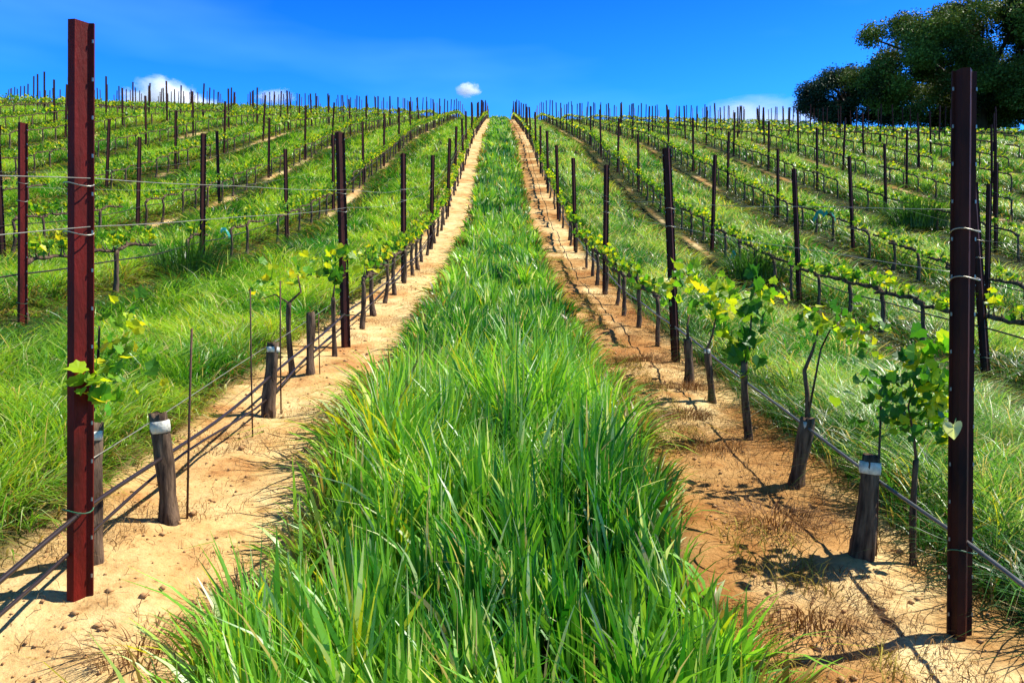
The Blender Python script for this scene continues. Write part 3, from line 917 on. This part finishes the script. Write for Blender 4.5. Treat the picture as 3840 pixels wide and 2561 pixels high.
def oak(x, y, hgt, rx, ry, low, label, seed, nclump=120, nper=420, size=.16, cols=((.012, .028, .008), (.07, .11, .02)), cr=(.9, 1.9)):
    rg = np.random.default_rng(seed); rr = random.Random(seed)
    z0 = float(H(x, y))
    e = link('oak_tree', None, None, (x, y, z0))
    tb = MB()
    ht = hgt * .32
    tb.tube([(0, 0, -.3), (.05, 0, ht * .4), (.15, .05, ht)], [hgt * .06, hgt * .045, hgt * .036], 12, wob=.15)
    cs = []
    zc = low + (hgt - low) * .45
    for k in range(nclump):
        d = Vector((rr.gauss(0, 1), rr.gauss(0, 1), rr.gauss(0, 1))).normalized()
        q = rr.uniform(.45, 1.0) ** .6
        zz = zc + d.z * q * ((hgt - zc) if d.z > 0 else (zc - low))
        wob = 1 + .20 * math.sin(3 * math.atan2(d.y, d.x) + seed)
        c = (d.x * q * rx * wob, d.y * q * ry * wob, zz)
        cs.append((*c, rr.uniform(*cr)))
    limb_ends = rr.sample(cs, 16)
    for c in limb_ends:
        p0 = Vector((.15, .05, ht * rr.uniform(.8, 1))); p2 = Vector(c[:3])
        p1 = p0.lerp(p2, .5) + Vector((0, 0, .08 * hgt))
        tb.tube([p0, p0.lerp(p1, .6), p1, p2], [hgt * .022, hgt * .016, hgt * .011, hgt * .004], 7)
    link('trunk', tb.build('trunk', M['oakbark']), e)
    V, Q, C = leaf_cloud(cs, nper, size, rg, (np.array(cols[0]), np.array(cols[1])))
    me = mesh_quads('crown', V, Q, M['oak'], C)
    link('crown', me, e)
    return tag(e, label, 'tree')
oak(41.3, 68, 11.6, 9.3, 8.6, .8, 'huge dark round crowned oak at the right edge beyond the rows', 5, 210, 760, .11, cr=(.9, 1.9), cols=((.006, .018, .006), (.15, .22, .035)))
oak(33.5, 76, 5.6, 5.2, 4.5, .4, 'lower dark spreading tree left of the huge oak', 9, 70, 900, .095, cr=(.7, 1.4), cols=((.010, .026, .014), (.05, .09, .04)))

# ------------------------------------------------------------------ clouds
def cloud_mat(name, dens, seed, sc):
    m, nt, out = newmat(name)
    tc = nt.nodes.new('ShaderNodeTexCoord')
    ln = nt.nodes.new('ShaderNodeVectorMath'); ln.operation = 'LENGTH'
    nt.links.new(tc.outputs['Object'], ln.inputs[0])
    ns = noise(nt, tc.outputs['Object'], sc, 5, .6); ns.noise_dimensions = '4D'; ns.inputs['W'].default_value = seed
    a = nt.nodes.new('ShaderNodeMath'); a.operation = 'MULTIPLY_ADD'       # noise*1.3 + (..)
    nt.links.new(ns.outputs['Fac'], a.inputs[0]); a.inputs[1].default_value = 1.5; a.inputs[2].default_value = -.05
    s = nt.nodes.new('ShaderNodeMath'); s.operation = 'SUBTRACT'
    nt.links.new(a.outputs[0], s.inputs[0]); nt.links.new(ln.outputs['Value'], s.inputs[1])
    mr = nt.nodes.new('ShaderNodeMapRange'); mr.inputs[1].default_value = -.15; mr.inputs[2].default_value = .35
    mr.inputs[3].default_value = 0; mr.inputs[4].default_value = dens
    nt.links.new(s.outputs[0], mr.inputs[0])
    v = nt.nodes.new('ShaderNodeVolumePrincipled')
    v.inputs['Color'].default_value = (1, 1, 1, 1); v.inputs['Anisotropy'].default_value = 0.0
    nt.links.new(mr.outputs[0], v.inputs['Density'])
    nt.links.new(v.outputs[0], out.inputs['Volume'])
    return m

def view_dir(vx, vy):
    """unit direction for a point of the sky, as azimuth/elevation tangents"""
    return ((vx - 1147) / 1830, 1.0, (784 - vy) / 1830)
def cloud(vx, vy, wpx, hpx, dens, label, seed, sc=2.0, D=1500, rot=0):
    d = view_dir(vx, vy)
    bm_v = []; me = bpy.data.meshes.new('cloud')
    import bmesh
    bm = bmesh.new(); bmesh.ops.create_icosphere(bm, subdivisions=3, radius=1.0)
    bm.to_mesh(me); bm.free()
    me.materials.append(cloud_mat('cloud_vapour', dens, seed, sc))
    o = link('cloud', me, None, (d[0] * D, d[1] * D, d[2] * D))
    w = wpx / 1830 * D / 2; h = hpx / 1830 * D / 2
    o.scale = (w, w * .7, h); o.rotation_euler = (0, rot, 0)
    tag(o, label, 'cloud')
cloud(402, 252, 250, 140, .10, 'large white cloud low behind the posts on the left', 3.1, 1.6, rot=.25)
cloud(1075, 208, 66, 42, .12, 'small round white cloud above the middle alley', 7.7, 1.8)
cloud(632, 226, 110, 40, .03, 'thin wispy cloud between the left posts', 11.3, 2.2, rot=-.1)
cloud(1760, 285, 420, 120, .012, 'pale low cloud bank above the right crest beside the trees', 15.9, 1.8)

# ------------------------------------------------------------------ sky, sun, camera
SUN_EL = math.radians(53); SUN_AZ = math.radians(76)     # azimuth measured clockwise from +Y
sd = Vector((math.cos(SUN_EL) * math.sin(SUN_AZ), math.cos(SUN_EL) * math.cos(SUN_AZ), math.sin(SUN_EL)))
L = bpy.data.lights.new('sun', 'SUN'); L.energy = 4.8; L.angle = math.radians(.5); L.color = (1, .955, .87)
lo = bpy.data.objects.new('sun', L); COL.objects.link(lo); lo.rotation_euler = sd.to_track_quat('Z', 'Y').to_euler()
lo.location = (30, 0, 40)

W = bpy.data.worlds.new('World'); S.world = W; W.use_nodes = True
nt = W.node_tree; nt.nodes.clear()
wo = nt.nodes.new('ShaderNodeOutputWorld'); bg = nt.nodes.new('ShaderNodeBackground')
sky = nt.nodes.new('ShaderNodeTexSky'); sky.sky_type = 'NISHITA'; sky.sun_disc = False
sky.sun_elevation = SUN_EL; sky.sun_rotation = SUN_AZ; sky.air_density = 1.0; sky.dust_density = .3; sky.ozone_density = 3.0
hs = nt.nodes.new('ShaderNodeHueSaturation'); hs.inputs['Saturation'].default_value = 1.45; hs.inputs['Value'].default_value = 1.0
nt.links.new(sky.outputs[0], hs.inputs['Color'])
# thin cirrus streaks high in the sky
tc = nt.nodes.new('ShaderNodeTexCoord'); mp = nt.nodes.new('ShaderNodeMapping')
mp.inputs['Scale'].default_value = (1.2, 1.2, 5.0); mp.inputs['Rotation'].default_value = (0, .25, 0)
nt.links.new(tc.outputs['Generated'], mp.inputs['Vector'])
cn = noise(nt, mp.outputs[0], 1.6, 4, .5)
cr = ramp(nt, cn.outputs['Fac'], [(.48, (0, 0, 0)), (.85, (.22, .22, .22))])
cm = mixc(nt, cr.outputs[0], hs.outputs[0], (6.5, 7.6, 9.0))
sx = nt.nodes.new('ShaderNodeSeparateXYZ'); nt.links.new(tc.outputs['Generated'], sx.inputs[0])
zr = ramp(nt, sx.outputs[2], [(.0, (.62, 1.45, 1.9)), (.27, (.50, 1.15, 1.95)), (.40, (.36, .74, 1.85)), (.50, (.10, .16, .26)), (.85, (.06, .08, .10))])  # sky above the view darkened to cut the fill light
cm = mixc(nt, 1.0, cm, zr.outputs[0], 'MULTIPLY')
nt.links.new(cm, bg.inputs['Color'])
bg.inputs['Strength'].default_value = .105
nt.links.new(bg.outputs[0], wo.inputs['Surface'])

cam = bpy.data.cameras.new('camera'); cam.lens = 1830 / 2351 * 36; cam.sensor_width = 36; cam.clip_end = 6000; cam.clip_start = .05
co = bpy.data.objects.new('camera', cam); COL.objects.link(co)
co.location = (0, 0, 0); co.rotation_euler = (PI / 2, 0, -math.atan(28.5 / 1830))
S.camera = co
S.view_settings.view_transform = 'Standard'; S.view_settings.look = 'None'
S.view_settings.exposure = 0.78; S.view_settings.gamma = 1
S.cycles.max_bounces = 8; S.cycles.volume_bounces = 6; S.cycles.transparent_max_bounces = 8
S.cycles.volume_max_steps = 128
S.cycles.use_denoising = True
